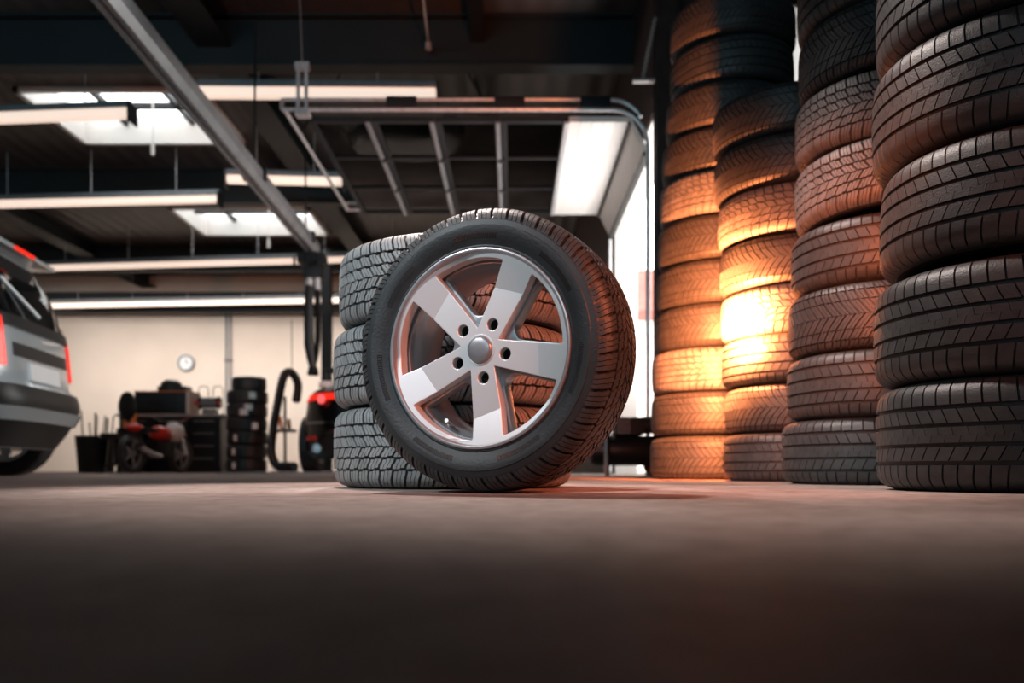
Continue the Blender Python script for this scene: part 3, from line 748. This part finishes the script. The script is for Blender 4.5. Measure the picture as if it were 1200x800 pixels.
for s_ in (-1, 1):
    MB().cyl((0, 0), .1, -.02, .02, 24, Matrix.Translation((s_ * .15, 0, .2)) @ Matrix.Rotation(pi / 2, 4, 'Y')).obj('grinding_disc', M['darksteel'], gm)
    MB().tube(smoothpath([(s_ * .2, .05, 0), (s_ * .2, .05, .4), (s_ * .15, .05, .47), (s_ * .05, .05, .45), (s_ * .04, .05, .3)], 5), .008, 6).obj('hooked_rod', M['darksteel'], gm)
    MB().box(s_ * .17 - .04, s_ * .17 + .04, -.12, -.08, .16, .21, bev=.006).obj('guard_lamp', M['redp'], gm)
# stack of black tyres on a rack with white paper tags
tx, ty_ = P(290, 0, 13).x, 13.0
for i in range(7):
    k = 'summer'; o = tyre(k, tx + (.0 if i < 6 else .02) + random.uniform(-.02, .02), ty_, .1 + i * .206 + .01, f'{"bottom" if i == 0 else ("topmost, smaller" if i == 6 else ORD[i])} tyre of the black stack beside the looping hose' + ('' if i in (0, 6) else ', counted from the floor'), 'black tyres stacked at the back of the workshop', random.uniform(0, 6), (0, 0), .90 if i < 6 else .76)
    o.scale.z = .95
    for (i2, ax, az) in ((4, .12, .05), (4, .05, -.03), (5, .16, .02), (3, .2, -.03), (2, -.1, 0), (1, -.12, 0), (0, -.11, 0)):
        if i2 == i:
            y_ = -sqrt(.338 ** 2 - ax ** 2)
            g_ = MB().box(ax - (.07 if az else .025), ax + (.07 if az else .025), y_ - .012, y_ - .006, az - .05, az + .05).obj('paper_tag', M['whitep'], o, False)
            g_.matrix_parent_inverse = Matrix.Rotation(-o.rotation_euler.z, 4, 'Z')
# small motorcycle
mc = thing('motorcycle', 'small motorcycle with red and white fairing parked before the workbench', 'motorcycle', (P(184, 0, 12).x, 12.0, 0), radians(78))
for x in (-.55, .55):
    mtx = Matrix.Translation((x, 0, .27)) @ Matrix.Rotation(pi / 2, 4, 'X')
    w_ = MB().lathe([(.2, -.045), (.25, -.045), (.27, 0), (.25, .045), (.2, .045)], 36, True, mtx).obj('wheel', M['rubber'], mc)
    sp2 = MB().lathe([(.2, -.02), (.2, .02), (.185, .02), (.185, -.02)], 36, True, mtx).cyl((0, 0), .04, -.05, .05, 16, mtx)
    for k in range(5): sp2.box(.03, .19, -.012, .012, -.01, .01, mtx @ Matrix.Rotation(2 * pi * k / 5, 4, 'Z'))
    sp2.obj('wheel_hub', M['alloy_dark'], w_)
for y in (-.09, .09): MB().tube([(.55, y, .27), (.38, y, .72)], .022, 10).obj('fork', M['chrome'], mc)
MB().tube(smoothpath([(-.55, 0, .3), (-.2, 0, .3), (.1, 0, .28), (.36, 0, .66)], 5), .035, 8).obj('frame', M['darksteel'], mc)
MB().box(-.16, .16, -.12, .12, .2, .44, bev=.03).obj('engine', M['darksteel'], mc)
def ell(c, r, n=16):
    bm = bmesh.new(); bmesh.ops.create_uvsphere(bm, u_segments=n * 2, v_segments=n, radius=1); return MB().bm(bm, Matrix.Translation(c) @ Matrix.Diagonal((*r, 1)))
ell((.08, 0, .56), (.22, .12, .11)).obj('fuel_tank', M['redp'], mc)
ell((.42, 0, .6), (.13, .13, .15)).obj('front_fairing', M['whitep'], mc)
ell((-.5, 0, .62), (.16, .08, .06)).obj('tail', M['redp'], mc)
MB().box(-.44, -.1, -.1, .1, .56, .62, bev=.025).obj('seat', M['black'], mc)
ell((.53, 0, .56), (.17, .06, .03)).obj('mudguard', M['redp'], mc)
MB().tube([(.36, -.3, .80), (.38, -.1, .74), (.38, .1, .74), (.36, .3, .80)], .013, 8).obj('handlebar', M['chrome'], mc)
MB().tube([(-.1, -.13, .24), (-.35, -.15, .26), (-.62, -.15, .36)], [.025, .045, .045], 12).obj('exhaust', M['chrome'], mc)
MB().tube([(-.02, .1, .2), (-.06, .22, .01)], .012, 8).obj('kickstand', M['darksteel'], mc)
# workshop chair
ch = thing('workshop_chair', 'dark swivel chair with upright rounded back left of the workbench', 'chair', (P(137, 0, 12.6).x, 12.6, 0), radians(160))
ell((0, -.2, 1.0), (.17, .05, .22)).obj('backrest', M['black'], ch); MB().tube([(0, -.22, .55), (0, -.25, .95)], .02, 8).obj('back_stem', M['darksteel'], ch)
MB().cyl((0, 0), .23, .5, .58, 28).obj('seat', M['black'], ch); MB().cyl((0, 0), .03, .12, .5).obj('pedestal', M['darksteel'], ch)
for k in range(5):
    a = 2 * pi * k / 5; l_ = MB().tube([(0, 0, .13), (.28 * cos(a), .28 * sin(a), .09)], .018, 8).obj('leg', M['darksteel'], ch)
    MB().cyl((0, 0), .03, -.015, .015, 14, Matrix.Translation((.28 * cos(a), .28 * sin(a), .03)) @ Matrix.Rotation(pi / 2, 4, 'X')).obj('caster', M['black'], l_)
oc = thing('orange_can', 'orange canister with black cap standing on a dark drum beside the swivel chair', 'canister', (P(152, 0, 13.4).x, 13.4, .6905))
MB().lathe([(0, 0), (.09, 0), (.1, .01), (.1, .22), (.08, .26), (.035, .28), (.035, .3), (0, .3)], 24, False).obj('can_body', M['orangep'], oc); MB().cyl((0, 0), .04, .3, .34).obj('cap', M['black'], oc)
dr = thing('oil_drum', 'dark drum carrying the orange canister', 'drum', (P(152, 0, 13.4).x, 13.4, 0))
MB().lathe([(0, 0), (.2, 0), (.2, .02), (.19, .03), (.19, .22), (.2, .235), (.19, .25), (.19, .45), (.2, .465), (.19, .48), (.19, .67), (.2, .69), (0, .69)], 32, False).obj('drum_body', M['bench'], dr)
# bins with tool handles along the back left
for i, (px, Y, n_, lb) in enumerate(((108, 13.5, 5, 'dark bin of upright tool handles beside the silver car'), (119, 14.6, 6, 'dark bin of tool handles between the silver car and the swivel chair'))):
    t = thing('tool_bin', lb, 'bin', (P(px, 0, Y).x, Y, 0), 0, 'dark bins with tool handles')
    MB().lathe([(0, 0), (.2, 0), (.25, .56), (.262, .58), (.24, .58), (.19, .02), (0, .02)], 24, False).obj('bin_body', M['black'], t)
    for k in range(n_):
        a = 2 * pi * k / n_ + .4; r_ = .11
        hd = MB().tube([(r_ * cos(a), r_ * sin(a), .022), (r_ * cos(a) * 1.7, r_ * sin(a) * 1.7, random.uniform(.75, 1.0))], .013, 6).obj('broom', M['darksteel']); hd.location = t.location
        tag(hd, 'dark tool handle sticking up out of the bin ' + ('beside the silver car' if i == 0 else 'beside the swivel chair'), 'tool handle', 'tool handles in the bin ' + ('beside the silver car' if i == 0 else 'beside the swivel chair'))
        hd.name = 'broomstick'
# wall clock, conduits, wheel balancer stand
ck = thing('wall_clock', 'round grey-rimmed clock on the cream back wall', 'clock', (P(218, 425, 19.95).x, 19.97, P(218, 425, 19.95).z))
mx_ = Matrix.Rotation(pi / 2, 4, 'X')
MB().lathe([(.19, -.02), (.19, .05), (.15, .05), (.15, .0)], 40, True, mx_).obj('clock_rim', M['grey'], ck)
MB().cyl((0, 0), .155, -.02, .02, 40, mx_).obj('clock_dial', M['whitep'], ck)
MB().box(-.008, .008, -.03, -.022, -.01, .11).obj('hand', M['black'], ck, False); MB().box(-.01, .08, -.03, -.022, -.008, .008).obj('hand', M['black'], ck, False)
for px, lb in ((265, 'left one of two thin conduits running down the cream back wall'), (270, 'right one of two thin conduits running down the cream back wall')):
    q = P(px, 0, 19.95)
    cd = MB().tube([(q.x, 19.95, .0), (q.x, 19.95, 3.9)], .022, 8).obj('conduit', M['grey']); tag(cd, lb, 'conduit', 'conduits on the back wall')
    for zc in (1.3, 2.6): MB().box(q.x - .04, q.x + .04, 19.93, 20.0, zc - .015, zc + .015).obj('clip', M['darksteel'], cd, False)
# tripod-like tool stand between hose and car
ts = thing('tool_stand', 'slim black stand with orange-handled tools beside the black sports car', 'stand', (P(334, 0, 11.7).x, 11.7, 0))
MB().tube([(0, 0, .03), (0, 0, 1.05)], .02, 8).obj('post', M['darksteel'], ts); MB().cyl((0, 0), .18, 0, .03, 24).obj('base', M['darksteel'], ts)
MB().box(-.14, .14, -.08, .08, .56, .60, bev=.005).obj('tray', M['grey'], ts)
MB().tube([(-.05, 0, .6), (-.07, 0, .78)], .025, 8).tube([(.06, 0, .6), (.05, 0, .74)], .025, 8).obj('tool_handle', M['orangep'], ts)
# compressor beyond the wheel, near the door
ac = thing('air_compressor', 'low dark air compressor with upright chrome pipe on the floor by the open doorway', 'compressor', (.93, 6.75, 0), radians(8))
tm = Matrix.Translation((0, 0, .2)) @ Matrix.Rotation(pi / 2, 4, 'Y')
MB().lathe([(0, -.34), (.06, -.335), (.1, -.32), (.12, -.28), (.12, .28), (.1, .32), (.06, .335), (0, .34)], 32, False, tm).obj('tank', M['bench'], ac)
MB().box(-.12, .1, -.09, .09, .32, .46, bev=.02).cyl((0, 0), .07, .1, .24, 20, Matrix.Translation((0, 0, .4)) @ Matrix.Rotation(pi / 2, 4, 'Y')).obj('motor', M['darksteel'], ac)
for k in range(5): MB().box(-.13, -.02, -.1, .1, .335 + k * .025, .343 + k * .025).obj('cooling_fin', M['rail'], ac, False)
MB().tube(smoothpath([(-.3, -.02, .28), (-.33, -.02, .42), (-.2, -.02, .46), (-.12, -.02, .44)], 5), .012, 8).obj('pipe', M['chrome'], ac)
MB().tube([(-.22, -.14, .0), (-.22, -.14, .34)], [.02, .03], 10).obj('front_leg', M['chrome'], ac)
for s_ in (-1, 1): MB().lathe([(.02, -.02), (.085, -.02), (.09, 0), (.085, .02), (.02, .02)], 24, True, Matrix.Translation((.24, s_ * .14, .09)) @ Matrix.Rotation(pi / 2, 4, 'X')).obj('wheel', M['rubber'], ac)
MB().tube(smoothpath([(.3, -.1, .25), (.42, -.1, .42), (.42, .1, .42), (.3, .1, .25)], 5), .014, 8).obj('handle', M['chrome'], ac)

# ------------------------------------------------------------------ light
def add_light(name, kind, loc, energy, col, target=None, **kw):
    l = bpy.data.lights.new(name, kind); l.energy = energy; l.color = col
    for k, v in kw.items(): setattr(l, k, v)
    o = bpy.data.objects.new(name, l); C.objects.link(o); o.location = loc
    if target is not None: o.rotation_euler = (Vector(target) - Vector(loc)).to_track_quat('-Z', 'Y').to_euler()
    return o
# added orange spot between the stacks, stands in for lens glare on the tyres
glarep = P(838, 386, 3.52)
add_light('glare_stand_in', 'SPOT', glarep, 560, (1, .25, .075), glarep + Vector((.62, .75, .12)), spot_size=radians(172), spot_blend=.5, shadow_soft_size=.04)
add_light('spot_glow', 'SPOT', (.1, .6, .95), 800, (1, .20, .06), (1.0, 3.3, .62), spot_size=radians(31), spot_blend=1., shadow_soft_size=.1)  # added spot, its soft cone mimics the glare's falloff on the stacks
add_light('spot_front', 'SPOT', (-2.6, .2, 2.7), 680, (.88, .96, 1.0), (-.15, 2.6, .35), spot_size=radians(34), spot_blend=.9, shadow_soft_size=.3)
add_light('spot_behind', 'SPOT', (-.6, 4.2, 2.2), 330, (1, .86, .80), (.1, 2.25, .0), spot_size=radians(27), spot_blend=.35, shadow_soft_size=.06)
add_light('spot_back', 'SPOT', (-.7, 3.1, 3.2), 600, (1, .86, .80), (.25, 2.35, .0), spot_size=radians(56), spot_blend=.5, shadow_soft_size=.12)
add_light('spot_warm', 'SPOT', (1.35, .7, 1.15), 260, (1, .22, .10), (.3, 2.0, .3), spot_size=radians(44), spot_blend=1., shadow_soft_size=.25)  # added spot that reddens the right side of the wheel
add_light('added_teal_fill', 'AREA', (-4, -2.8, 2.2), 82, (.52, .86, 1.0), (-4.6, 8, 1.9), shape='RECTANGLE', size=7, size_y=1.2, spread=radians(88))  # added teal fill behind the camera, lifts the dark areas
add_light('added_wall_fill', 'AREA', (-5, 17.0, 3.5), 225, (1, .93, .87), (-5, 20, 1.4), shape='RECTANGLE', size=12, size_y=.4, spread=radians(110))  # unseen area light added to brighten the back wall behind the clutter
add_light('added_car_fill', 'SPOT', (-1.6, 4.0, 3.3), 260, (.93, .97, 1), (-3.5, 6.2, .9), spot_size=radians(40), spot_blend=.8, shadow_soft_size=.3)  # added spot that lightens the silver tailgate
add_light('added_door_fill', 'AREA', (2.3, 8.7, .9), 105, (1, .97, .95), (.5, 8.7, 3.1), shape='RECTANGLE', size=2.4, size_y=1.2, spread=radians(120))  # added uplight hidden outside the doorway, brightens the white door panels
wd = bpy.data.worlds.new('sky'); bpy.context.scene.world = wd; wd.use_nodes = True
bgn = wd.node_tree.nodes['Background']; bgn.inputs['Color'].default_value = (1, .97, .93, 1); bgn.inputs['Strength'].default_value = 6

# ------------------------------------------------------------------ camera
cam = bpy.data.cameras.new('camera'); co = bpy.data.objects.new('camera', cam); C.objects.link(co)
co.location = (0, 0, CH); co.rotation_euler = (pi / 2, 0, 0)
cam.sensor_width = 36; cam.lens = 36 * FPX / 1200; cam.shift_y = (YH - 400) / 1200; cam.clip_start = .01; cam.clip_end = 200
cam.dof.use_dof = True; cam.dof.focus_distance = 1.85; cam.dof.aperture_fstop = 2.8
sc = bpy.context.scene; sc.camera = co
sc.view_settings.view_transform = 'Standard'; sc.view_settings.look = 'None'; sc.view_settings.exposure = 0; sc.view_settings.gamma = 1
sc.view_settings.use_curve_mapping = False
sc.cycles.max_bounces = 8; sc.cycles.sample_clamp_indirect = 6
